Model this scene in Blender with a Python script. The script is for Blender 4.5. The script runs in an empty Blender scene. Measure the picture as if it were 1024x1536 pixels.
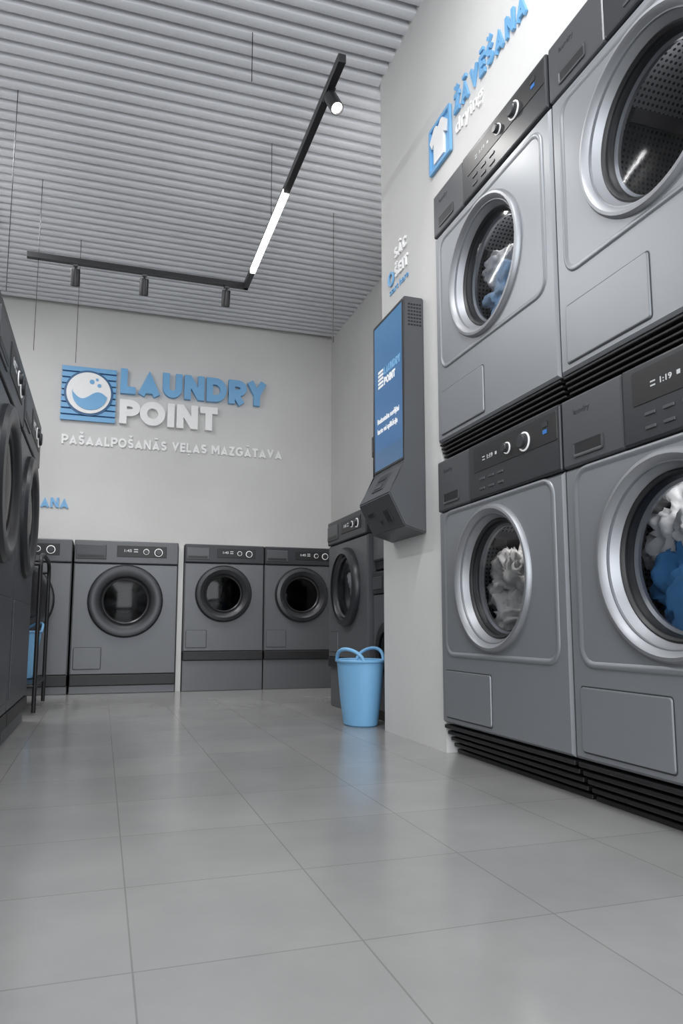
import bpy, bmesh, math, random
from mathutils import Vector, noise, Matrix
S=bpy.context.scene
S.view_settings.view_transform='Standard'
S.view_settings.exposure=.13
random.seed(4)
COL=S.collection
# ---------------------------------------------------------------- materials
def mat(name,col,rough=.5,metal=0.,emit=None,es=0.,spec=None,coat=0.):
    m=bpy.data.materials.new(name); m.use_nodes=True
    b=m.node_tree.nodes['Principled BSDF']
    b.inputs['Base Color'].default_value=(*col,1)
    b.inputs['Roughness'].default_value=rough
    b.inputs['Metallic'].default_value=metal
    if emit: 
        b.inputs['Emission Color'].default_value=(*emit,1); b.inputs['Emission Strength'].default_value=es
    if spec is not None: b.inputs['Specular IOR Level'].default_value=spec
    if coat: b.inputs['Coat Weight'].default_value=coat
    return m
def noisy(m,c1,c2,scale=3.,detail=6,bump=0.,bscale=60,rough=None):
    nt=m.node_tree; n=nt.nodes; l=nt.links; b=n['Principled BSDF']
    tc=n.new('ShaderNodeTexCoord'); nz=n.new('ShaderNodeTexNoise')
    nz.inputs['Scale'].default_value=scale; nz.inputs['Detail'].default_value=detail
    l.new(tc.outputs['Object'],nz.inputs['Vector'])
    r=n.new('ShaderNodeValToRGB'); r.color_ramp.elements[0].color=(*c1,1); r.color_ramp.elements[1].color=(*c2,1)
    r.color_ramp.elements[0].position=.3; r.color_ramp.elements[1].position=.7
    l.new(nz.outputs['Fac'],r.inputs['Fac']); l.new(r.outputs['Color'],b.inputs['Base Color'])
    if bump:
        n2=n.new('ShaderNodeTexNoise'); n2.inputs['Scale'].default_value=bscale; l.new(tc.outputs['Object'],n2.inputs['Vector'])
        bp=n.new('ShaderNodeBump'); bp.inputs['Strength'].default_value=bump; bp.inputs['Distance'].default_value=.004
        l.new(n2.outputs['Fac'],bp.inputs['Height']); l.new(bp.outputs['Normal'],b.inputs['Normal'])
    return m
M_wall=noisy(mat('plaster_grey',(.62,.61,.60),.85),(.60,.596,.586),(.68,.676,.665),1.4,8,.2,35)
M_ceilback=mat('ceiling_backing',(.15,.15,.16),.9)
M_slat=noisy(mat('slat_paint',(.7,.7,.73),.5),(.66,.67,.70),(.72,.73,.76),2)
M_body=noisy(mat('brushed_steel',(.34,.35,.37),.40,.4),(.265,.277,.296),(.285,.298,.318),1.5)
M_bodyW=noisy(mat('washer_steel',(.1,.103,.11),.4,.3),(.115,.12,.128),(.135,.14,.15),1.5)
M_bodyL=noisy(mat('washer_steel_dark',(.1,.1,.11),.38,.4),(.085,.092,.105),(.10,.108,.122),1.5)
M_panel=mat('panel_dark',(.036,.038,.043),.38,.2)
M_panelG=mat('panel_grey',(.085,.088,.095),.4,.3)
M_black=mat('black_plastic',(.012,.012,.013),.45)
M_blackm=mat('black_metal',(.02,.02,.022),.4,.3)
M_ring=mat('door_satin_silver',(.33,.34,.36),.47,.7)
M_ringD=mat('door_ring_dark',(.035,.036,.04),.34,.3)
M_ringI=mat('door_ring_inner',(.07,.07,.075),.32,.6)
M_line=mat('seam_line',(.06,.063,.07),.5,.3)
M_white=mat('white_acrylic',(.9,.9,.9),.4)
M_whiteP=mat('white_print',(.8,.8,.8),.5,0,(1,1,1),.25)
M_blue=mat('blue_acrylic',(.18,.43,.72),.4)
M_dblue=mat('deep_blue_acrylic',(.03,.12,.27),.4)
M_bask=mat('basket_blue',(.22,.49,.78),.45)
M_kiosk=mat('kiosk_grey',(.10,.104,.112),.42,.4)
M_kioskD=mat('kiosk_dark',(.035,.037,.042),.45,.3)
M_led=mat('led',(1,1,1),.5,0,(1,.98,.95),9)
M_lens=mat('lamp_lens',(1,1,1),.5,0,(1,.97,.92),5)
M_ledS=mat('display_print',(.45,.45,.45),.5,0,(.85,.93,1),.15)
M_bluei=mat('blue_indicator',(.02,.1,.3),.4,0,(.05,.3,.9),.2)
M_clW=noisy(mat('cloth_white',(.75,.75,.76),.9),(.62,.62,.64),(.78,.78,.77),8)
M_clC=noisy(mat('cloth_cream',(.75,.72,.66),.9),(.62,.60,.57),(.78,.76,.73),8)
M_clB=noisy(mat('cloth_blue',(.05,.2,.5),.9),(.05,.20,.45),(.10,.31,.62),8)
M_clL=noisy(mat('cloth_lightblue',(.35,.55,.8),.9),(.30,.52,.78),(.66,.75,.86),10)
def floor_mat():
    m=mat('floor_tile',(.3,.3,.3),.2,spec=.75); nt=m.node_tree;n=nt.nodes;l=nt.links;b=n['Principled BSDF']
    tc=n.new('ShaderNodeTexCoord'); mp=n.new('ShaderNodeMapping'); mp.inputs['Location'].default_value=(-.05,-.94,0)
    l.new(tc.outputs['Object'],mp.inputs['Vector'])
    br=n.new('ShaderNodeTexBrick'); br.offset=0; br.squash=1
    br.inputs['Scale'].default_value=1; br.inputs['Mortar Size'].default_value=.0015; br.inputs['Mortar Smooth'].default_value=.5
    br.inputs['Brick Width'].default_value=.286; br.inputs['Row Height'].default_value=.295
    br.inputs['Color1'].default_value=(.295,.294,.29,1); br.inputs['Color2'].default_value=(.318,.316,.311,1)
    br.inputs['Mortar'].default_value=(.205,.204,.2,1)
    l.new(mp.outputs['Vector'],br.inputs['Vector'])
    nz=n.new('ShaderNodeTexNoise'); nz.inputs['Scale'].default_value=3.5; nz.inputs['Detail'].default_value=5; nz.inputs['Roughness'].default_value=.55
    l.new(tc.outputs['Object'],nz.inputs['Vector'])
    rp=n.new('ShaderNodeValToRGB'); rp.color_ramp.elements[0].position=.2; rp.color_ramp.elements[1].position=.8
    rp.color_ramp.elements[0].color=(.86,.86,.865,1); rp.color_ramp.elements[1].color=(1.13,1.13,1.11,1)
    l.new(nz.outputs['Fac'],rp.inputs['Fac'])
    mx=n.new('ShaderNodeMix'); mx.data_type='RGBA'; mx.blend_type='MULTIPLY'; mx.inputs[0].default_value=1
    l.new(br.outputs['Color'],mx.inputs[6]); l.new(rp.outputs['Color'],mx.inputs[7])
    l.new(mx.outputs[2],b.inputs['Base Color'])
    return m
M_floor=floor_mat()
def drum_mat(name,c,nu,nv):
    m=mat(name,c,.35,.8); nt=m.node_tree;n=nt.nodes;l=nt.links;b=n['Principled BSDF']
    uv=n.new('ShaderNodeTexCoord'); vm=n.new('ShaderNodeVectorMath'); vm.operation='MULTIPLY'; vm.inputs[1].default_value=(nu,nv,0)
    l.new(uv.outputs['UV'],vm.inputs[0])
    fr=n.new('ShaderNodeVectorMath'); fr.operation='FRACTION'; l.new(vm.outputs[0],fr.inputs[0])
    ds=n.new('ShaderNodeVectorMath'); ds.operation='DISTANCE'; ds.inputs[1].default_value=(.5,.5,0); l.new(fr.outputs[0],ds.inputs[0])
    lt=n.new('ShaderNodeMath'); lt.operation='LESS_THAN'; lt.inputs[1].default_value=.27; l.new(ds.outputs['Value'],lt.inputs[0])
    mx=n.new('ShaderNodeMix'); mx.data_type='RGBA'; mx.inputs[6].default_value=(*c,1); mx.inputs[7].default_value=(.01,.01,.01,1)
    l.new(lt.outputs[0],mx.inputs[0]); l.new(mx.outputs[2],b.inputs['Base Color'])
    return m
M_drum=drum_mat('drum_perforated',(.24,.25,.27),110,75)
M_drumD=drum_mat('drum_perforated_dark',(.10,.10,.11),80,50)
def glass(name,tint,gl):
    m=bpy.data.materials.new(name); m.use_nodes=True; nt=m.node_tree; n=nt.nodes; l=nt.links
    n.remove(n['Principled BSDF']); out=n['Material Output']
    t=n.new('ShaderNodeBsdfTransparent'); t.inputs[0].default_value=(*tint,1)
    g=n.new('ShaderNodeBsdfGlossy'); g.inputs['Roughness'].default_value=.09
    f=n.new('ShaderNodeFresnel'); f.inputs['IOR'].default_value=1.45
    a=n.new('ShaderNodeMath'); a.operation='MULTIPLY_ADD'; a.inputs[1].default_value=.55; a.inputs[2].default_value=gl; a.use_clamp=True
    l.new(f.outputs[0],a.inputs[0])
    mx=n.new('ShaderNodeMixShader'); l.new(a.outputs[0],mx.inputs[0]); l.new(t.outputs[0],mx.inputs[1]); l.new(g.outputs[0],mx.inputs[2])
    l.new(mx.outputs[0],out.inputs[0]); return m
M_glass=glass('door_glass',(.72,.74,.77),.0)
M_glassD=glass('door_glass_dark',(.10,.105,.115),.0)
def screen_mat():
    m=mat('screen_blue',(.02,.05,.1),.2); nt=m.node_tree;n=nt.nodes;l=nt.links;b=n['Principled BSDF']
    tc=n.new('ShaderNodeTexCoord'); sp=n.new('ShaderNodeSeparateXYZ'); l.new(tc.outputs['Generated'],sp.inputs[0])
    r=n.new('ShaderNodeValToRGB'); e=r.color_ramp.elements
    e[0].position=0; e[0].color=(.05,.16,.33,1); e[1].position=1; e[1].color=(.12,.33,.6,1)
    x=r.color_ramp.elements.new(.12); x.color=(.05,.15,.32,1); x=r.color_ramp.elements.new(.14); x.color=(.04,.17,.42,1); x=r.color_ramp.elements.new(.5); x.color=(.05,.2,.47,1)
    l.new(sp.outputs[2],r.inputs[0]); l.new(r.outputs[0],b.inputs['Emission Color']); b.inputs['Emission Strength'].default_value=.45
    return m
M_screen=screen_mat()
# ---------------------------------------------------------------- helpers
def empty(name,loc=(0,0,0),rz=0):
    o=bpy.data.objects.new(name,None); o.location=loc; o.rotation_euler=(0,0,rz); o.empty_display_size=.1; COL.objects.link(o); return o
def mk(name,bm,m,parent=None,smooth=True,loc=None,ang=.6):
    bmesh.ops.recalc_face_normals(bm,faces=bm.faces)
    for f in bm.faces: f.smooth=smooth
    if smooth:
        for e in bm.edges:
            if len(e.link_faces)==2 and e.calc_face_angle(0)>ang: e.smooth=False
    me=bpy.data.meshes.new(name); bm.to_mesh(me); bm.free()
    if m: me.materials.append(m)
    o=bpy.data.objects.new(name,me); COL.objects.link(o)
    if parent: o.parent=parent
    if loc: o.location=loc
    return o
def addbox(bm,x0,x1,y0,y1,z0,z1,bev=0,seg=2):
    r=bmesh.ops.create_cube(bm,size=1); vs=r['verts']
    for v in vs: v.co=Vector(((x0+x1)/2+v.co.x*(x1-x0),(y0+y1)/2+v.co.y*(y1-y0),(z0+z1)/2+v.co.z*(z1-z0)))
    if bev:
        es=list({e for v in vs for e in v.link_edges}); bmesh.ops.bevel(bm,geom=es,offset=bev,segments=seg,affect='EDGES',profile=.5)
def box(name,P,x0,x1,y0,y1,z0,z1,m,bev=0,seg=2):
    bm=bmesh.new(); addbox(bm,x0,x1,y0,y1,z0,z1,bev,seg); return mk(name,bm,m,P,ang=.3)
def boxes(name,P,lst,m,bev=0):
    bm=bmesh.new()
    for b in lst: addbox(bm,*b,bev)
    return mk(name,bm,m,P,ang=.3)
def lathe(name,P,prof,c,m,N=72,axis='y',uv=False,sx=1.,sy=1.):
    bm=bmesh.new(); rings=[]
    for r,h in prof:
        if r<1e-6:
            co=(c[0],h,c[1]) if axis=='y' else (c[0],c[1],h)
            rings.append([bm.verts.new(co)])
        else:
            rg=[]
            for i in range(N):
                a=2*math.pi*i/N; x=r*math.cos(a)*sx; z=r*math.sin(a)*sy
                rg.append(bm.verts.new((c[0]+x,h,c[1]+z) if axis=='y' else (c[0]+x,c[1]+z,h)))
            rings.append(rg)
    L=bm.loops.layers.uv.new() if uv else None
    acc=[0]
    for k in range(1,len(prof)): acc.append(acc[-1]+math.dist(prof[k],prof[k-1]))
    for k in range(len(rings)-1):
        A,B=rings[k],rings[k+1]
        for i in range(N):
            j=(i+1)%N
            if len(A)==1 and len(B)==1: continue
            if len(A)==1: vs=[A[0],B[j],B[i]]; us=[(i/N,acc[k]),((i+1)/N,acc[k+1]),(i/N,acc[k+1])]
            elif len(B)==1: vs=[A[i],A[j],B[0]]; us=[(i/N,acc[k]),((i+1)/N,acc[k]),(i/N,acc[k+1])]
            else: vs=[A[i],A[j],B[j],B[i]]; us=[(i/N,acc[k]),((i+1)/N,acc[k]),((i+1)/N,acc[k+1]),(i/N,acc[k+1])]
            f=bm.faces.new(vs)
            if uv:
                mp={v:u for v,u in zip(vs,us)}
                for lp in f.loops: lp[L].uv=mp[lp.vert]
    return mk(name,bm,m,P)
def rpts(x0,x1,z0,z1,r,n=6):
    r=max(r,1e-4); P=[]
    for cx,cz,a0 in ((x1-r,z1-r,0),(x0+r,z1-r,90),(x0+r,z0+r,180),(x1-r,z0+r,270)):
        for i in range(n+1):
            a=math.radians(a0+90*i/n); P.append((cx+r*math.cos(a),cz+r*math.sin(a)))
    return P
def rrect(name,P,x0,x1,z0,z1,rad,prof,m,cap=False,ang=.12):
    bm=bmesh.new(); loops=[]
    for off,y in prof:
        loops.append([bm.verts.new((x,y,z)) for x,z in rpts(x0+off,x1-off,z0+off,z1-off,max(rad-off,.0005))])
    for A,B in zip(loops,loops[1:]):
        for i in range(len(A)):
            j=(i+1)%len(A); bm.faces.new([A[i],A[j],B[j],B[i]])
    if cap: bm.faces.new(loops[-1])
    return mk(name,bm,m,P,ang=ang)
def plate_hole(name,P,x0,x1,z0,z1,cx,cz,r,m,ch=.007,D=.7,depth=.03):
    bm=bmesh.new()
    X0,X1,Z0,Z1=x0+ch,x1-ch,z0+ch,z1-ch
    angs=[2*math.pi*i/72 for i in range(72)]
    cor=[(X1,Z1),(X0,Z1),(X0,Z0),(X1,Z0)]
    for c in cor: angs.append(math.atan2(c[1]-cz,c[0]-cx)%(2*math.pi))
    angs=sorted(set(round(a,6) for a in angs))
    A=[];B=[];C=[];Dd=[];E=[]
    for a in angs:
        dx,dz=math.cos(a),math.sin(a); t=1e9
        if dx>1e-9:t=min(t,(X1-cx)/dx)
        if dx<-1e-9:t=min(t,(X0-cx)/dx)
        if dz>1e-9:t=min(t,(Z1-cz)/dz)
        if dz<-1e-9:t=min(t,(Z0-cz)/dz)
        px,pz=cx+dx*t,cz+dz*t
        ox=px+(ch if abs(px-X1)<1e-4 else (-ch if abs(px-X0)<1e-4 else 0)); oz=pz+(ch if abs(pz-Z1)<1e-4 else (-ch if abs(pz-Z0)<1e-4 else 0))
        E.append(bm.verts.new((ox,D,oz))); A.append(bm.verts.new((ox,ch,oz))); B.append(bm.verts.new((px,0,pz)))
        C.append(bm.verts.new((cx+dx*r,0,cz+dz*r))); Dd.append(bm.verts.new((cx+dx*r,depth,cz+dz*r)))
    n=len(angs)
    for U,V in ((E,A),(A,B),(B,C),(C,Dd)):
        for i in range(n):
            j=(i+1)%n; bm.faces.new([U[i],U[j],V[j],V[i]])
    bm.faces.new(E)
    return mk(name,bm,m,P,ang=.3)
def tube(name,P,pts,r,m,res=4,cyc=False,smooth=False):
    cu=bpy.data.curves.new(name,'CURVE'); cu.dimensions='3D'; cu.bevel_depth=r; cu.bevel_resolution=res; cu.use_fill_caps=True
    if smooth:
        s=cu.splines.new('NURBS'); s.points.add(len(pts)-1)
        for p,q in zip(s.points,pts): p.co=(*q,1)
        s.use_endpoint_u=True; s.order_u=3; s.use_cyclic_u=cyc
    else:
        s=cu.splines.new('POLY'); s.points.add(len(pts)-1)
        for p,q in zip(s.points,pts): p.co=(*q,1)
        s.use_cyclic_u=cyc
    cu.materials.append(m); o=bpy.data.objects.new(name,cu); COL.objects.link(o)
    if P:o.parent=P
    return o
def text(name,P,s,x0,z0,w,cap,m,y=0,depth=.02,bold=.03,space=1.):
    cu=bpy.data.curves.new(name,'FONT'); cu.body=s; cu.size=1; cu.offset=bold; cu.extrude=.05; cu.space_character=(1.02+bold*1.5)*space; cu.resolution_u=5
    t=bpy.data.objects.new('tmp',cu); COL.objects.link(t); bpy.context.view_layer.update()
    dg=bpy.context.evaluated_depsgraph_get(); me=bpy.data.meshes.new_from_object(t.evaluated_get(dg)); bpy.data.objects.remove(t)
    xs=[v.co.x for v in me.vertices]; a,b=min(xs),max(xs)
    capu=.729
    sy=cap/(capu+2*bold)
    sx=w/(b-a) if w else sy
    for v in me.vertices:
        X=(v.co.x-a)*sx; Y=(v.co.y+bold)*sy; d=(v.co.z+.05)/.1*depth
        v.co=Vector((x0+X,y-d,z0+Y))
    me.materials.clear(); me.materials.append(m); me.name=name
    for p in me.polygons: p.use_smooth=False
    o=bpy.data.objects.new(name,me); COL.objects.link(o); o.parent=P; return o
# bold geometric sign lettering: every stroke is one mitred ribbon
def arc(cx,cy,rx,ry,a0,a1,n=14):
    return [(cx+rx*math.cos(math.radians(a0+(a1-a0)*i/n)),cy+ry*math.sin(math.radians(a0+(a1-a0)*i/n))) for i in range(n+1)]
def glyph(ch,h):
    base={'Š':'S','Ā':'A','Ē':'E','Ž':'Z','Ļ':'L','Č':'C'}.get(ch,ch); t=h
    if base=='L': w,s=.62,[[(t,1),(t,t),(.62,t)]]
    elif base=='A': w,s=.94,[[(t*1.05,0),(.47,1-t*2.35),(.94-t*1.05,0)],[(.26,.22),(.68,.22)]]
    elif base=='U': w,s=.82,[[(t,1)]+arc(.41,.41,.41-t,.41-t,180,360)+[(.82-t,1)]]
    elif base=='N': w,s=.86,[[(t,0),(t,1)],[(t*1.15,1-t*.55),(.86-t*1.15,t*.55)],[(.86-t,0),(.86-t,1)]]
    elif base=='M': w,s=1.02,[[(t,0),(t,1)],[(t*1.1,1-t*.6),(.51,.36),(1.02-t*1.1,1-t*.6)],[(1.02-t,1),(1.02-t,0)]]
    elif base=='D': w,s=.88,[['c',(t,t),(t,1-t)]+arc(.38,.5,.5-t,.5-t,90,-90)]
    elif base in 'RP':
        s=[['c',(t,1-t)]+arc(.40,.66,.33-t*.5,.34-t,90,-90,10)+[(t,.32+t)],[(t,.5),(t,0)]]; w=.70
        if base=='R': s.append([(.34,.36),(.72-t,0)]); w=.74
    elif base=='Y': w,s=.86,[[(t*.9,1),(.43,.46),(.86-t*.9,1)],[(.43,.52),(.43,0)]]
    elif base=='O': w,s=1.0,[['c']+arc(.5,.5,.5-t,.5-t,0,360,32)[:-1]]
    elif base=='C': w,s=.84,[arc(.5,.5,.5-t,.5-t,42,318,22)]
    elif base=='G': w,s=.96,[arc(.5,.5,.5-t,.5-t,42,350,24),[(.98-t*.2,.46),(.52,.46)]]
    elif base=='I': w,s=2*t,[[(t,0),(t,1)]]
    elif base=='T': w,s=.72,[[(0,1-t),(.72,1-t)],[(.36,1-t),(.36,0)]]
    elif base=='V': w,s=.90,[[(t*.95,1),(.45,t*2.35),(.90-t*.95,1)]]
    elif base=='E': w,s=.62,[[(.62,1-t),(t,1-t),(t,t),(.62,t)],[(t,.5),(.56,.5)]]
    elif base=='Z': w,s=.70,[[(.03,1-t),(.70,1-t)],[(.53,1-t*1.2),(.15,t*1.2)],[(0,t),(.68,t)]]
    else: w,s=.35,[]
    if base=='S':
        r=(1-2*t)/4; w=.68
        s=[arc(.34,1-t-r,.33-t,r,25,270,14)+arc(.34,t+r,.34-t,r,90,-155,14)[1:]]
    c=w/2
    if ch in 'ĀĒ': s.append([(c-.2,1.2),(c+.2,1.2)])
    if ch in 'ŠŽČ': s.append([(c-.19,1.33),(c,1.18),(c+.19,1.33)])
    if ch=='Ļ': s.append([(c+.02,-.12),(c-.05,-.33)])
    return w,s
def word(name,P,txt,x0,z0,wid,cap,m,y=0,depth=.03,h=.125,gap=.13):
    X=0; segs=[]
    for ch in txt:
        w,s=glyph(ch,h); mark=len(s)
        for k,pl in enumerate(s):
            hh=h*.72 if (ch in 'ĀĒŠŽČĻ' and k==mark-1) else h
            cyc=pl[0]=='c'; q=[(px+X,pz) for px,pz in (pl[1:] if cyc else pl)]
            segs.append((q,hh,cyc,k))
        X+=w+gap
    X-=gap; sx=wid/X; sz=cap
    bm=bmesh.new()
    for pl,hh,cyc,k in segs:
        e=k*.0005 if depth>.004 else k*.0001
        q=[pl[0]]
        for p in pl[1:]:
            if math.dist(p,q[-1])>1e-4: q.append(p)
        if cyc and math.dist(q[0],q[-1])<1e-4: q.pop()
        n=len(q); Lp=[];Rp=[]
        for i in range(n):
            def d(a,b):
                l=math.dist(a,b); return ((b[0]-a[0])/l,(b[1]-a[1])/l)
            din=d(q[i-1],q[i]) if (i>0 or cyc) else None
            dout=d(q[i],q[(i+1)%n]) if (i<n-1 or cyc) else None
            if din is None: din=dout
            if dout is None: dout=din
            n1=(-din[1],din[0]); n2=(-dout[1],dout[0]); mx,mz=n1[0]+n2[0],n1[1]+n2[1]; ml=math.hypot(mx,mz) or 1
            mx/=ml; mz/=ml; sc=hh/max(.42,mx*n1[0]+mz*n1[1])
            Lp.append((q[i][0]+mx*sc,q[i][1]+mz*sc)); Rp.append((q[i][0]-mx*sc,q[i][1]-mz*sc))
        def V(p,yy): return bm.verts.new((x0+p[0]*sx,yy,z0+p[1]*sz))
        LF=[V(p,y-depth-e) for p in Lp]; RF=[V(p,y-depth-e) for p in Rp]; LB=[V(p,y) for p in Lp]; RB=[V(p,y) for p in Rp]
        for i in range(n if cyc else n-1):
            j=(i+1)%n
            bm.faces.new([LF[i],RF[i],RF[j],LF[j]]); bm.faces.new([LB[i],LB[j],RB[j],RB[i]])
            bm.faces.new([LF[i],LF[j],LB[j],LB[i]]); bm.faces.new([RF[i],RB[i],RB[j],RF[j]])
        if not cyc:
            for i in (0,n-1): bm.faces.new([LF[i],LB[i],RB[i],RF[i]])
    return mk(name,bm,m,P,smooth=False)
def poly(name,P,pts,y,d,m):
    bm=bmesh.new(); v=[bm.verts.new((x,y,z)) for x,z in pts]; f=bm.faces.new(v)
    r=bmesh.ops.extrude_face_region(bm,geom=[f])
    for e in r['geom']:
        if isinstance(e,bmesh.types.BMVert): e.co.y-=d
    bmesh.ops.triangulate(bm,faces=[f for f in bm.faces if len(f.verts)>4])
    return mk(name,bm,m,P,smooth=False)
def cloth(name,P,blobs,m,seed=0,limit=None):
    bm=bmesh.new()
    for k,(x,y,z,r) in enumerate(blobs):
        res=bmesh.ops.create_icosphere(bm,subdivisions=5,radius=1)
        off=Vector((seed*7.3+k*3.1,seed*2.7,k*5.9))
        for v in res['verts']:
            n=v.co.normalized()
            q=n*1.3+off
            w=Vector((noise.noise(q),noise.noise(q+Vector((9,9,9))),noise.noise(q+Vector((5,1,7)))))
            rid=1-abs(noise.noise((n+w*.9)*2.2+off))*2.4
            rid2=1-abs(noise.noise((n+w*.6)*4.5+off))*2.2
            d=r*(.72+.35*noise.noise(n*1.8+off)+.26*rid+.06*rid2)
            v.co=Vector((x,y,z))+Vector((n.x*d,n.y*d*.8,n.z*d))
            if limit:
                cx,cz,R,ymin=limit
                dx,dz=v.co.x-cx,v.co.z-cz; l=math.hypot(dx,dz)
                if l>R: v.co.x=cx+dx*R/l; v.co.z=cz+dz*R/l
                v.co.y=max(v.co.y,ymin)
    return mk(name,bm,m,P,ang=3)
def ringbtn(P,n,x,z,r,y=-.006):
    lathe(n+'_knob',P,[(r*.8,y),(r*.8,y-.012),(r*.66,y-.015),(0,y-.015)],(x,z),M_panel,32)
    lathe(n+'_ring',P,[(r*1.05,y),(r*1.05,y-.003),(r*.88,y-.003),(r*.88,y)],(x,z),M_whiteP,32)

# ---------------------------------------------------------------- machines
def dryer_unit(P,tag,W,D,z0,zb,zt,zp,cz,vent_in,clothes=None,seed=0):
    cx=W*.475; h=.186
    n=5; lst=[]
    hh=(zb-z0)/n
    for i in range(n):
        yy=.004+vent_in*(n-1-i)/(n-1)
        lst.append((.006,W-.006,yy,yy+.035,z0+i*hh+.001,z0+i*hh+hh*.62))
    boxes(tag+'_vent_slats',P,lst,M_black,.002)
    box(tag+'_vent_core',P,.01,W-.01,vent_in+.035,D,z0,zb,M_black)
    plate_hole(tag+'_body',P,.002,W-.002,zb,zt,cx,cz,h,M_body,D=D)
    box(tag+'_panel_left',P,.002,W*.32,-.004,D,zt+.002,zp,M_panelG,.006)
    box(tag+'_panel_right',P,W*.322,W-.002,-.006,D,zt+.002,zp,M_panel,.006)
    ph=zp-zt
    rrect(tag+'_handle_slot',P,.045,.155,zt+.022,zt+.06,.008,[(0,-.0035),(0,-.007),(.004,-.007),(.008,-.0052)],M_panelG)
    box(tag+'_slot_dark',P,.05,.15,-.0055,.0,zt+.026,zt+.056,M_black)
    text(tag+'_label',P,'laundry',.05,zp-.045,.06,.014,M_line,-.004,.001,.0)
    rrect(tag+'_display_frame',P,W*.37,W*.985,zt+ph*.48,zp-.014,.006,[(0,-.006),(.001,-.0075),(.003,-.0075)],M_black,True)
    text(tag+'_digits',P,'1:19',W*.49,zt+ph*.65,.032,.013,M_ledS,-.0076,.0008,.02)
    boxes(tag+'_display_marks',P,[(W*.45,W*.47,-.0082,-.0075,zt+ph*.65,zt+ph*.65+.003),(W*.45,W*.47,-.0082,-.0075,zt+ph*.70,zt+ph*.70+.003),(W*.555,W*.568,-.0082,-.0075,zt+ph*.66,zt+ph*.66+.009)],M_ledS)
    ringbtn(P,tag+'_start',W*.65,zt+ph*.68,.016,-.0075); ringbtn(P,tag+'_program',W*.775,zt+ph*.66,.025,-.0075)
    box(tag+'_indicator',P,W*.9,W*.925,-.009,-.007,zt+ph*.64,zt+ph*.70,M_bluei)
    box(tag+'_coin_slot',P,W*.895,W*.93,-.009,-.007,zt+ph*.74,zt+ph*.82,M_panel)
    lst=[]
    for i in range(3):
        for j in range(2):
            lst.append((W*(.42+i*.075),W*(.42+i*.075)+.03,-.0085,-.005,zt+ph*(.15+.17*j),zt+ph*(.15+.17*j)+.007))
    boxes(tag+'_buttons',P,lst,M_panelG,.001)
    rrect(tag+'_door_field',P,W*.05,W*.945,cz-.235,cz+.235,.05,[(0,0),(.002,-.003),(.006,-.0045),(.011,-.003),(.016,-.0003)],M_body,ang=1)
    # funnel-shaped satin rim dropping into the cabinet, dark bezel, bowl glass
    lathe(tag+'_door_ring',P,[(.214,0),(.213,-.007),(.208,-.013),(.201,-.014),(.194,-.009),(.187,.004),(.180,.017),(.174,.026)],(cx,cz),M_ring)
    lathe(tag+'_door_bezel',P,[(.1745,.024),(.170,.022),(.166,.026),(.162,.034),(.160,.055)],(cx,cz),M_black)
    lathe(tag+'_glass',P,[(.167,.030),(.14,.021),(.10,.015),(.05,.012),(0,.011)],(cx,cz),M_glass)
    lathe(tag+'_drum_lip',P,[(.161,.05),(.154,.056),(.156,.066),(.18,.072)],(cx,cz),M_ring)
    lathe(tag+'_drum',P,[(.18,.07),(.205,.075),(.235,.09),(.235,.5)],(cx,cz),M_drum,uv=True,N=96)
    lathe(tag+'_drum_back',P,[(.235,.5),(.12,.5),(.11,.49),(0,.49)],(cx,cz),M_drum,uv=True)
    bm=bmesh.new()
    for a in (100,220,340):
        r=bmesh.ops.create_cube(bm,size=1); mt=Matrix.Translation((cx,.28,cz))@Matrix.Rotation(math.radians(a),4,'Y')@Matrix.Translation((.215,0,0))@Matrix.Diagonal((.05,.36,.03,1))
        for v in r['verts']: v.co=mt@v.co
    mk(tag+'_drum_lifters',bm,M_ringI,P,smooth=False)
    rrect(tag+'_service_flap',P,W*.05,W*.46,zb+.02,zb+.165,.008,[(0,-.0003),(.001,-.004),(.003,-.0045)],M_body,True)
    rrect(tag+'_flap_seam',P,W*.05-.003,W*.46+.003,zb+.017,zb+.168,.009,[(0,-.0006),(.003,-.0006)],M_line)
    if clothes:
        for i,(bl,m) in enumerate(clothes):
            bl2=[(cx+x,y,cz+z,r) for x,y,z,r in bl]
            cloth(tag+'_laundry_%d'%i,P,bl2,m,seed+i,(cx,cz,.225,.075))
    ld=bpy.data.lights.new(tag+'_drum_fill','POINT'); ld.energy=.6; ld.shadow_soft_size=.02; ld.color=(1,.97,.94)  # added fill light to brighten drum and laundry, no visible fitting
    lo=bpy.data.objects.new(tag+'_drum_fill',ld); lo.location=(cx-.02,.12,cz+.19); lo.parent=P; COL.objects.link(lo)

WD=.697
def stack(yfar,cl_low=None,cl_up=None,seed=0):
    P=empty('stacked_tumble_dryer',(1.06,yfar,0),-math.pi/2)
    dryer_unit(P,'lower',WD,.74,0,.10,.78,.952,.5435,.045,cl_low,seed)
    dryer_unit(P,'upper',WD,.74,.957,1.02,1.75,1.907,1.495,.02,cl_up,seed+5)
stack(2.193,[([(-.11,.17,.0,.12),(-.07,.16,-.12,.12),(-.18,.25,-.08,.13)],M_clC)],
      [([(-.08,.16,.04,.10),(-.17,.24,-.06,.12)],M_clW),([(-.05,.15,-.04,.11)],M_clL)],1)
stack(1.493,[([(-.14,.2,.06,.13),(-.15,.27,-.05,.15)],M_clW),([(-.07,.17,-.07,.13),(-.1,.25,-.15,.13)],M_clB)],None,3)
stack(.793,[([(-.05,.2,-.1,.14)],M_clW)],None,8)

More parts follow.
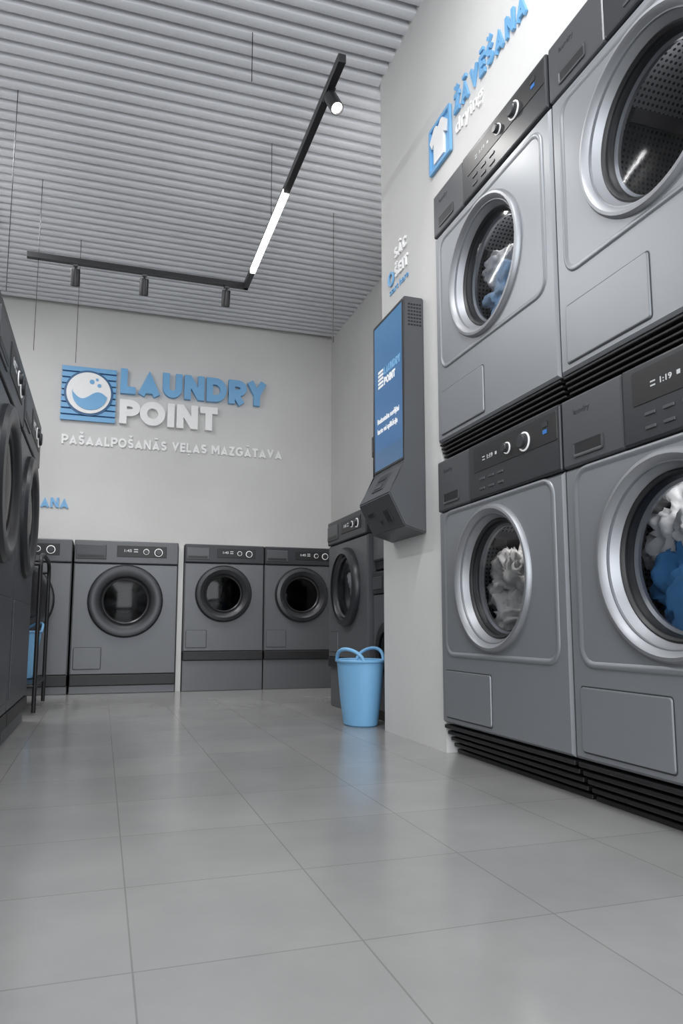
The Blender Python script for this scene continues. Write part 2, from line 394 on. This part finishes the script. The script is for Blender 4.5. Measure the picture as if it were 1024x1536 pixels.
def washer(name,loc,rz,W,D,top,plinth,pt,cx,cz,R,body,ring=M_ringD,drum=M_drumD,gl=M_glassD,band=.06,flap=None,clothes=None,seed=0,ringw=.34,proud=.03,panel=M_panel,hi=False,disp=.62):
    P=empty(name,loc,rz)
    box('plinth',P,.002,W-.002,.012,D,0,plinth,body,.004)
    box('kick_band',P,.004,W-.004,-.004,D,plinth,plinth+band,M_black,.004)
    r=R*(1-ringw)
    plate_hole('body',P,0.002,W-.002,plinth+band,pt,cx,cz,r,body,D=D)
    box('control_panel',P,.002,W-.002,-.006,D,pt+.002,top,panel,.006)
    ph=top-pt
    box('detergent_drawer',P,.012,W*.3,-.011,-.004,pt+ph*.18,top-ph*.2,M_panelG if panel==M_panel else M_panel,.003)
    box('drawer_grip',P,.02,W*.28,-.0125,-.01,pt+ph*.24,pt+ph*.36,M_black)
    box('display',P,W*.4,W*.88,-.0085,-.005,pt+ph*.3,top-ph*.2,M_black,.002)
    text('display_digits',P,'1:45',W*.47,pt+ph*.52,W*.07,ph*.13,M_ledS,-.0086,.0008,.02)
    boxes('display_marks',P,[(W*.56,W*.6,-.0092,-.0084,pt+ph*.52,pt+ph*.56),(W*.56,W*.6,-.0092,-.0084,pt+ph*.62,pt+ph*.66)],M_ledS)
    ringbtn(P,'start',W*.68,pt+ph*.55,ph*.12,-.0085); ringbtn(P,'program',W*.80,pt+ph*.53,ph*.17,-.0085)
    lathe('door_ring',P,[(R+.004,0),(R+.004,-proud*.5),(R-.006,-proud),(R*.86,-proud*1.15),(r*1.1,-proud*.75),(r*1.03,-proud*.3),(r,.02)],(cx,cz),ring)
    lathe('door_inner_ring',P,[(r*1.02,-proud*.3),(r*.98,-proud*.45),(r*.92,-proud*.2),(r*.9,.03)],(cx,cz),M_ringI)
    lathe('door_glass',P,[(r*.95,-proud*.2),(r*.6,-proud*.2-.006),(0,-proud*.2-.012)],(cx,cz),gl)
    lathe('glass_bowl',P,[(r*.88,.03),(r*.75,.06),(r*.55,.08),(r*.5,.075)],(cx,cz),M_ringI)
    lathe('drum',P,[(r,.07),(r*1.25,.09),(r*1.25,.42),(0,.42)],(cx,cz),drum,uv=True)
    if flap: 
        rrect('service_flap',P,*flap,.006,[(0,-.0003),(.001,-.003),(.003,-.0035)],body,True)
        rrect('flap_seam',P,flap[0]-.003,flap[1]+.003,flap[2]-.003,flap[3]+.003,.008,[(0,-.0006),(.003,-.0006)],M_line)
    if clothes:
        for i,(bl,m) in enumerate(clothes):
            cloth('laundry_%d'%i,P,[(cx+x,y,cz+z,q) for x,y,z,q in bl],m,seed+i,(cx,cz,r*.85,.03))
    return P
YB=4.77; DB=.78
for x in (-.818,-.178):
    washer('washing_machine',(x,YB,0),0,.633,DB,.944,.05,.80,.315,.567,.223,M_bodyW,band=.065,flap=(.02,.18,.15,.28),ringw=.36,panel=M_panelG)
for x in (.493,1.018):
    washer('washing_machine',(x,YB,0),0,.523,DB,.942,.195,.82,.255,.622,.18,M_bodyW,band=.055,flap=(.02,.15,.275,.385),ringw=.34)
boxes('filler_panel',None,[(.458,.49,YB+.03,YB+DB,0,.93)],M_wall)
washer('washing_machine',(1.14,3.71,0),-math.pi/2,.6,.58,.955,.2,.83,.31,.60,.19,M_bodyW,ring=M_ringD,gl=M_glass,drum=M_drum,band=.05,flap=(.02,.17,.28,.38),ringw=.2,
       clothes=[([(.0,.09,.02,.11),(.04,.10,-.06,.10)],M_clW)])
P=empty('stacked_washing_machine',(1.165,3.105,0),-math.pi/2)
def small(tag,z0,z1,R):
    w=.335
    plate_hole(tag+'_body',P,.002,w-.002,z0+.04,z1-.1,w/2,(z0+z1)/2-.03,R*.68,M_bodyW,D=.56)
    box(tag+'_base',P,.004,w-.004,.01,.56,z0,z0+.04,M_black,.003)
    box(tag+'_panel',P,.002,w-.002,-.005,.56,z1-.098,z1,M_panel,.005)
    box(tag+'_drawer',P,.015,.12,-.009,-.003,z1-.08,z1-.025,M_panelG,.002)
    ringbtn(P,tag+'_dial',.23,z1-.05,.02)
    c=(w/2,(z0+z1)/2-.03)
    lathe(tag+'_door_ring',P,[(R,0),(R-.004,-.008),(R*.85,-.012),(R*.7,-.006),(R*.68,.03)],c,M_ringD)
    lathe(tag+'_door_glass',P,[(R*.7,.0),(0,-.004)],c,M_glassD)
    lathe(tag+'_drum',P,[(R*.68,.05),(R*.85,.07),(R*.85,.35),(0,.35)],c,M_drumD,uv=True)
small('lower',0,.65,.135); small('upper',.66,1.28,.135)

for y in (2.78,2.055,1.33,.605):
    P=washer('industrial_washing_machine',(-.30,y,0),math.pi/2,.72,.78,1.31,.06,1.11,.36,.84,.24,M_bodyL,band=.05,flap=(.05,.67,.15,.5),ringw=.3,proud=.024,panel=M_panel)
    box('panel_cap',P,.002,.718,.03,.78,1.311,1.335,M_black,.004)
    box('price_card',P,.52,.6,.05,.053,1.336,1.43,M_blue)

# ---------------------------------------------------------------- room
YE=5.58; ZC=2.83; YR=-1.6
def wall(name,lst,m=M_wall): 
    bm=bmesh.new()
    for b in lst: addbox(bm,*b)
    return mk(name,bm,m,None,smooth=False)
wall('floor',[(-1.25,2.05,YR-.15,YE+.15,-.1,0)],M_floor)
wall('ceiling',[(-1.25,2.05,YR-.15,YE+.15,ZC,ZC+.1)],M_ceilback)
wall('wall_back',[(-1.25,2.05,YE,YE+.15,0,ZC)])
wall('wall_left',[(-1.25,-1.1,YR,YE,0,ZC)])
wall('wall_right_alcove',[(1.735,1.9,2.74,YE,0,ZC)])
wall('wall_right_partition',[(1.075,1.9,2.196,2.74,0,ZC),(1.075,1.9,YR,2.196,1.92,ZC),(1.075,1.9,YR,.09,0,1.92)])
wall('wall_right_niche',[(1.9,2.05,YR,YE,0,ZC)])
wall('wall_front',[(-1.25,-.95,YR-.15,YR,0,ZC),(1.0,2.05,YR-.15,YR,0,ZC),(-.95,1.0,YR-.15,YR,2.55,ZC),(-.95,1.0,YR-.15,YR,0,.12)])
boxes('window_1',None,[(-.95,-.9,YR-.1,YR-.04,.12,2.55),(.95,1.0,YR-.1,YR-.04,.12,2.55),(-.9,.95,YR-.1,YR-.04,2.5,2.55),(-.9,.95,YR-.1,YR-.04,.12,.17),(0,.04,YR-.1,YR-.04,.17,2.5)],M_blackm)
bm=bmesh.new()
pitch=.074; y=YR+.03; w=.048; hgt=.05
def slat(y,x0,x1):
    pr=[(0,0),(0,-hgt+.010),(.003,-hgt+.003),(.010,-hgt),(w-.010,-hgt),(w-.003,-hgt+.003),(w,-hgt+.010),(w,0)]
    A=[bm.verts.new((x0,y+a,ZC+b)) for a,b in pr]; B=[bm.verts.new((x1,y+a,ZC+b)) for a,b in pr]
    for i in range(len(pr)-1): bm.faces.new([A[i],A[i+1],B[i+1],B[i]])
    bm.faces.new(A); bm.faces.new(B)
while y+w<YE:
    slat(y,-1.1,1.075 if y<2.74 else 1.735); y+=pitch
mk('ceiling_slats',bm,M_slat,None)

# ---------------------------------------------------------------- signs
P=empty('laundry_point_sign',(0,YE,0),0)
x0,x1,z0,z1=-.347,.037,1.915,2.335
n=9; st=(z1-z0)/n
boxes('icon_stripes',P,[(x0,x1,-.03,-.012,z0+i*st,z0+i*st+st*.74) for i in range(n)],M_blue)
box('icon_backing',P,x0+.004,x1-.004,-.012,-.002,z0+.004,z1-.01,M_dblue)
c=((x0+x1)/2+.0,(z0+z1)/2)
def disc(nm,r,y,d,m,cc): lathe(nm,P,[(0,y),(r,y),(r,y-d),(0,y-d)],cc,m,64)
disc('icon_disc_rim',.172,-.03,.006,M_dblue,c); disc('icon_disc',.156,-.036,.006,M_white,c)
pts=[]
for i in range(25):
    a=math.radians(165+i*(190/24)); pts.append((c[0]+.008+.122*math.cos(a),c[1]-.012+.118*math.sin(a)))
for i in range(25):
    t=i/24; pts.append((c[0]+.129-.245*t,c[1]-.025+.03*t+.035*math.sin(t*math.pi*2)-.012*math.sin(t*math.pi)))
poly('icon_smile',P,pts,-.042,.006,M_blue)
disc('icon_eye_1',.017,-.042,.004,M_blue,(c[0]+.02,c[1]+.085)); disc('icon_eye_2',.014,-.042,.004,M_blue,(c[0]+.072,c[1]+.06))
disc('icon_bubble_1',.010,-.042,.004,M_blue,(c[0]+.055,c[1]+.105))
word('word_laundry',P,'LAUNDRY',.066,2.15,1.114,.192,M_blue,-.004,.035,.14,.09)
word('word_point',P,'POINT',.066,1.918,.73,.185,M_white,-.004,.035,.14,.09)
word('tagline',P,'PAŠAALPOŠANĀS VEĻAS MAZGĀTAVA',-.33,1.737,1.647,.072,M_white,-.001,.012,.115,.15)
P=empty('washing_sign',(0,YE,0),0)
word('word',P,'MAZGĀŠANA',-.83,1.262,.57,.072,M_blue,-.001,.012,.12,.12)
XW=1.075
P=empty('drying_sign',(XW,2.235,0),-math.pi/2)
rrect('icon_frame',P,0,.166,2.015,2.19,.006,[(0,-.002),(0,-.012),(.012,-.012),(.012,-.002)],M_blue)
box('icon_base',P,.003,.163,-.004,-.001,2.018,2.187,M_blue)
sh=[(.045,2.035),(.121,2.035),(.121,2.115),(.138,2.105),(.153,2.135),(.115,2.172),(.1,2.172),(.083,2.158),(.066,2.172),(.051,2.172),(.013,2.135),(.028,2.105),(.045,2.115)]
poly('icon_tshirt',P,sh,-.004,.010,M_white)
word('word_zavesana',P,'ŽĀVĒŠANA',.193,2.122,.445,.070,M_blue,-.001,.008,.115,.18)
text('word_drying',P,'drying',.195,2.05,.185,.052,M_white,-.001,.004,.01)
P=empty('start_here_sign',(XW,2.66,0),-math.pi/2)
lathe('icon_ring',P,[(.03,-.002),(.03,-.008),(.02,-.008),(.02,-.002)],(.035,1.815),M_blue,32)
word('word_sac',P,'SĀC',.075,1.88,.12,.045,M_white,-.001,.006,.115,.18)
word('word_seit',P,'ŠEIT',.075,1.80,.13,.045,M_white,-.001,.006,.115,.18)
text('word_start',P,'start here',.015,1.75,.19,.028,M_blue,-.001,.003,.0)

# ---------------------------------------------------------------- payment kiosk
P=empty('payment_kiosk',(1.075,2.64,0),-math.pi/2)
W=.315
prof=[(0,1.60),(-.078,1.60),(-.078,.985),(-.142,.87),(-.083,.755),(0,.73)]
bm=bmesh.new(); A=[bm.verts.new((0,y,z)) for y,z in prof]; B=[bm.verts.new((W,y,z)) for y,z in prof]
for i in range(len(prof)):
    j=(i+1)%len(prof); bm.faces.new([A[i],A[j],B[j],B[i]])
bm.faces.new(A); bm.faces.new(B)
bmesh.ops.bevel(bm,geom=list(bm.edges),offset=.004,segments=2,affect='EDGES')
mk('housing',bm,M_kiosk,P,ang=.2)
rrect('screen_bezel',P,.008,W-.008,.995,1.592,.008,[(0,-.077),(0,-.081),(.008,-.081),(.009,-.079)],M_kioskD)
box('screen',P,.016,W-.016,-.0795,-.07,1.003,1.584,M_screen)
word('screen_logo_1',P,'LAUNDRY',.12,1.365,.16,.030,M_bask,-.0795,.001,.12,.12)
word('screen_logo_2',P,'POINT',.12,1.325,.11,.030,M_whiteP,-.0795,.001,.12,.12)
boxes('screen_logo_icon',P,[(.06,.11,-.081,-.0795,1.325+i*.015,1.334+i*.015) for i in range(5)],M_whiteP)
text('screen_line_1',P,'Bezkontakta norēķini',.05,1.185,.215,.022,M_whiteP,-.0797,.001,.02)
text('screen_line_2',P,'karte vai aplikācija',.05,1.145,.2,.022,M_whiteP,-.0797,.001,.02)
sl=empty('console_upper',(0,0,0)); sl.parent=P; sl.location=(0,-.142,.87); sl.rotation_euler=(math.radians(-29.1),0,0)
box('card_slot_plate',sl,.10,.21,-.003,.004,.035,.11,M_kioskD,.002)
box('card_slot',sl,.12,.19,-.005,-.002,.08,.09,M_black)
box('reader_light',sl,.125,.185,-.005,-.002,.045,.06,M_panelG)
sl2=empty('console_lower',(0,0,0)); sl2.parent=P; sl2.location=(0,-.083,.755); sl2.rotation_euler=(math.radians(27.2),0,0)
box('receipt_slot',sl2,.05,.11,-.004,.004,.07,.085,M_black,.001)
boxes('lower_details',sl2,[(.2,.245,-.004,.004,.03,.075),(.14,.16,-.004,.004,.03,.045)],M_kioskD)
lst=[]
for i in range(7):
    for j in range(5): lst.append((W-.001,W+.0015,-.062+j*.011,-.055+j*.011,1.49+i*.013,1.495+i*.013))
boxes('side_vents',P,lst,M_black)

# ---------------------------------------------------------------- baskets
def basket(name,loc,s,rz=0,sx=1.,sy=1.,hs=1.,haz=(0,math.pi)):
    P=empty(name,loc,rz)
    H=.27*s*hs
    outer=[(.082*s,0),(.090*s,.006),(.107*s,H*.4),(.124*s,H*.95),(.132*s,H*.965),(.134*s,H*.985),(.131*s,H)]
    inn=[(.122*s,H*.985),(.103*s,H*.4),(.080*s,.012),(0,.012)]
    lathe('tub',P,[(0,0)]+outer+inn,(0,0),M_bask,56,'z',sx=sx,sy=sy)
    for k,a0 in enumerate(haz):
        pts=[]
        for i in range(17):
            t=i/16; a=a0+(t-.5)*1.5; hh=H*.97+.052*s*math.sin(math.pi*t)**.55; rr=.126*s+.006*s*math.sin(math.pi*t)
            pts.append((rr*math.cos(a)*sx,rr*math.sin(a)*sy,hh))
        tube('handle_%d'%(k+1),P,pts,.0075*s,M_bask,3)
    return P
basket('laundry_basket',(1.040,2.93,0),1.0,0,.76,1.05,1.0,(math.radians(-150),math.radians(30)))
P=empty('laundry_cart',(0,0,0))
xa,xb,ya,yb=-.62,-.285,3.72,4.30
for i,(x,y) in enumerate(((xa,ya),(xb,ya),(xa,yb),(xb,yb))):
    tube('leg_%d'%i,P,[(x,y,.01),(x,y,.70)],.010,M_blackm)
for i,x in enumerate((xa,xb)):
    tube('top_arch_%d'%i,P,[(x,ya,.68),(x,ya,.73),(x,ya+.1,.76),(x,yb-.1,.76),(x,yb,.73),(x,yb,.68)],.010,M_blackm,smooth=True)
    tube('low_rail_%d'%i,P,[(x,ya,.13),(x,yb,.13)],.008,M_blackm)
for i,y in enumerate((ya,yb)):
    tube('cross_%d'%i,P,[(xa,y,.70),(xb,y,.70)],.008,M_blackm); tube('cross_low_%d'%i,P,[(xa,y,.13),(xb,y,.13)],.008,M_blackm)
box('lower_shelf',P,xa,xb,ya,yb,.13,.142,M_blackm,.002)
box('hanging_bag',P,xa+.03,xb-.03,ya+.05,yb-.05,.46,.70,M_black,.03,4)
basket('laundry_basket',(-.405,4.1,.143),.9,.6)

# ---------------------------------------------------------------- track light
P=empty('track_light',(0,0,0))
ZT=2.33; XT=.712; YT=3.95
boxes('rail',P,[(XT-.014,XT+.014,2.17,2.975,ZT,ZT+.032),(XT-.014,XT+.014,3.75,YT+.014,ZT,ZT+.032),(-.447,XT+.014,YT-.014,YT+.014,ZT,ZT+.032)],M_blackm,.002)
box('led_housing',P,XT-.014,XT+.014,2.975,3.75,ZT+.024,ZT+.034,M_blackm)
box('led_bar',P,XT-.0135,XT+.0135,2.977,3.748,ZT-.004,ZT+.024,M_led,.003)
def wire(n,x,y,zb): tube(n,P,[(x,y,zb),(x,y,2.79)],.0016,M_blackm,1)
wire('wire_1',XT,3.29,ZT+.03); wire('wire_2',-.39,YT,ZT-.5)
def spotlamp(n,x,y,tilt=0,energy=6,rz=0):
    E=empty(n,(x,y,ZT)); E.parent=P; E.rotation_euler=(tilt,0,rz)
    box(n+'_adapter',E,-.012,.012,-.03,.03,-.012,.0,M_blackm)
    tube(n+'_stem',E,[(0,0,0),(0,0,-.03)],.006,M_blackm)
    lathe(n+'_can',E,[(0,-.022),(.022,-.022),(.024,-.026),(.024,-.11),(.021,-.112),(.02,-.1)],(0,0),M_blackm,32,'z')
    lathe(n+'_lens',E,[(0,-.103),(.02,-.103)],(0,0),M_lens,32,'z')
    ld=bpy.data.lights.new(n+'_light','SPOT'); ld.energy=energy; ld.spot_size=math.radians(110); ld.spot_blend=1; ld.shadow_soft_size=.02; ld.color=(1,.98,.95)
    lo=bpy.data.objects.new(n+'_light',ld); lo.parent=E; lo.location=(0,0,-.115); COL.objects.link(lo)
spotlamp('spot_1',-.205,YT,.35,13); spotlamp('spot_2',.151,YT,.35,13); spotlamp('spot_3',.603,YT,.35,13)
spotlamp('spot_4',XT,2.33,-.55,6,.25)
for nx,(x,y,zb) in enumerate(((-.21,4.53,1.99),(1.183,3.77,2.0),(-.445,3.28,1.84),(.488,2.65,2.57))):
    tube('hanging_cable',None,[(x,y,zb),(x,y,2.79)],.0017,M_blackm,1)

# ---------------------------------------------------------------- lights
def area(name,loc,rot,sx,sy,e,col=(1,1,1),P=None):
    ld=bpy.data.lights.new(name,'AREA'); ld.shape='RECTANGLE'; ld.size=sx; ld.size_y=sy; ld.energy=e; ld.color=col
    o=bpy.data.objects.new(name,ld); o.location=loc; o.rotation_euler=rot; COL.objects.link(o)
    if P:o.parent=P
    return o
area('window_daylight',(.02,YR-.02,1.33),(math.radians(90),0,0),1.85,2.35,74,(.94,.97,1))
def fillpanel(x,y,sx,sy,e,z=2.755):  # added fill fixture: area light with an invented housing, kept out of view
    E=empty('added_fill_lamp',(x,y,z)); box('fill_housing',E,-sx/2-.01,sx/2+.01,-sy/2-.01,sy/2+.01,.004,.024,M_blackm)
    area('fill_light',(0,0,0),(0,0,0),sx,sy,e,(.99,.99,1),E)
fillpanel(.1,1.3,.9,.12,23); fillpanel(.1,.1,.9,.12,9)  # added fill over the camera, out of view
fillpanel(-.75,3.8,.10,1.4,24)  # added fill above the left washers, out of view, brightens the back
fillpanel(1.42,3.1,.10,.5,10)  # added fill in the alcove, hidden by the partition
w=bpy.data.worlds.new('World'); S.world=w; w.use_nodes=True
w.node_tree.nodes['Background'].inputs[0].default_value=(.85,.92,1,1); w.node_tree.nodes['Background'].inputs[1].default_value=.6
# ---------------------------------------------------------------- camera
cd=bpy.data.cameras.new('camera'); cam=bpy.data.objects.new('camera',cd); COL.objects.link(cam)
cd.sensor_fit='AUTO'; cd.sensor_width=36; cd.lens=1093.5/1536*36; cd.shift_y=38/1536; cd.clip_start=.02
cam.location=(0,0,.4); cam.rotation_euler=(math.radians(97.09),0,math.radians(-18.09))
S.camera=cam
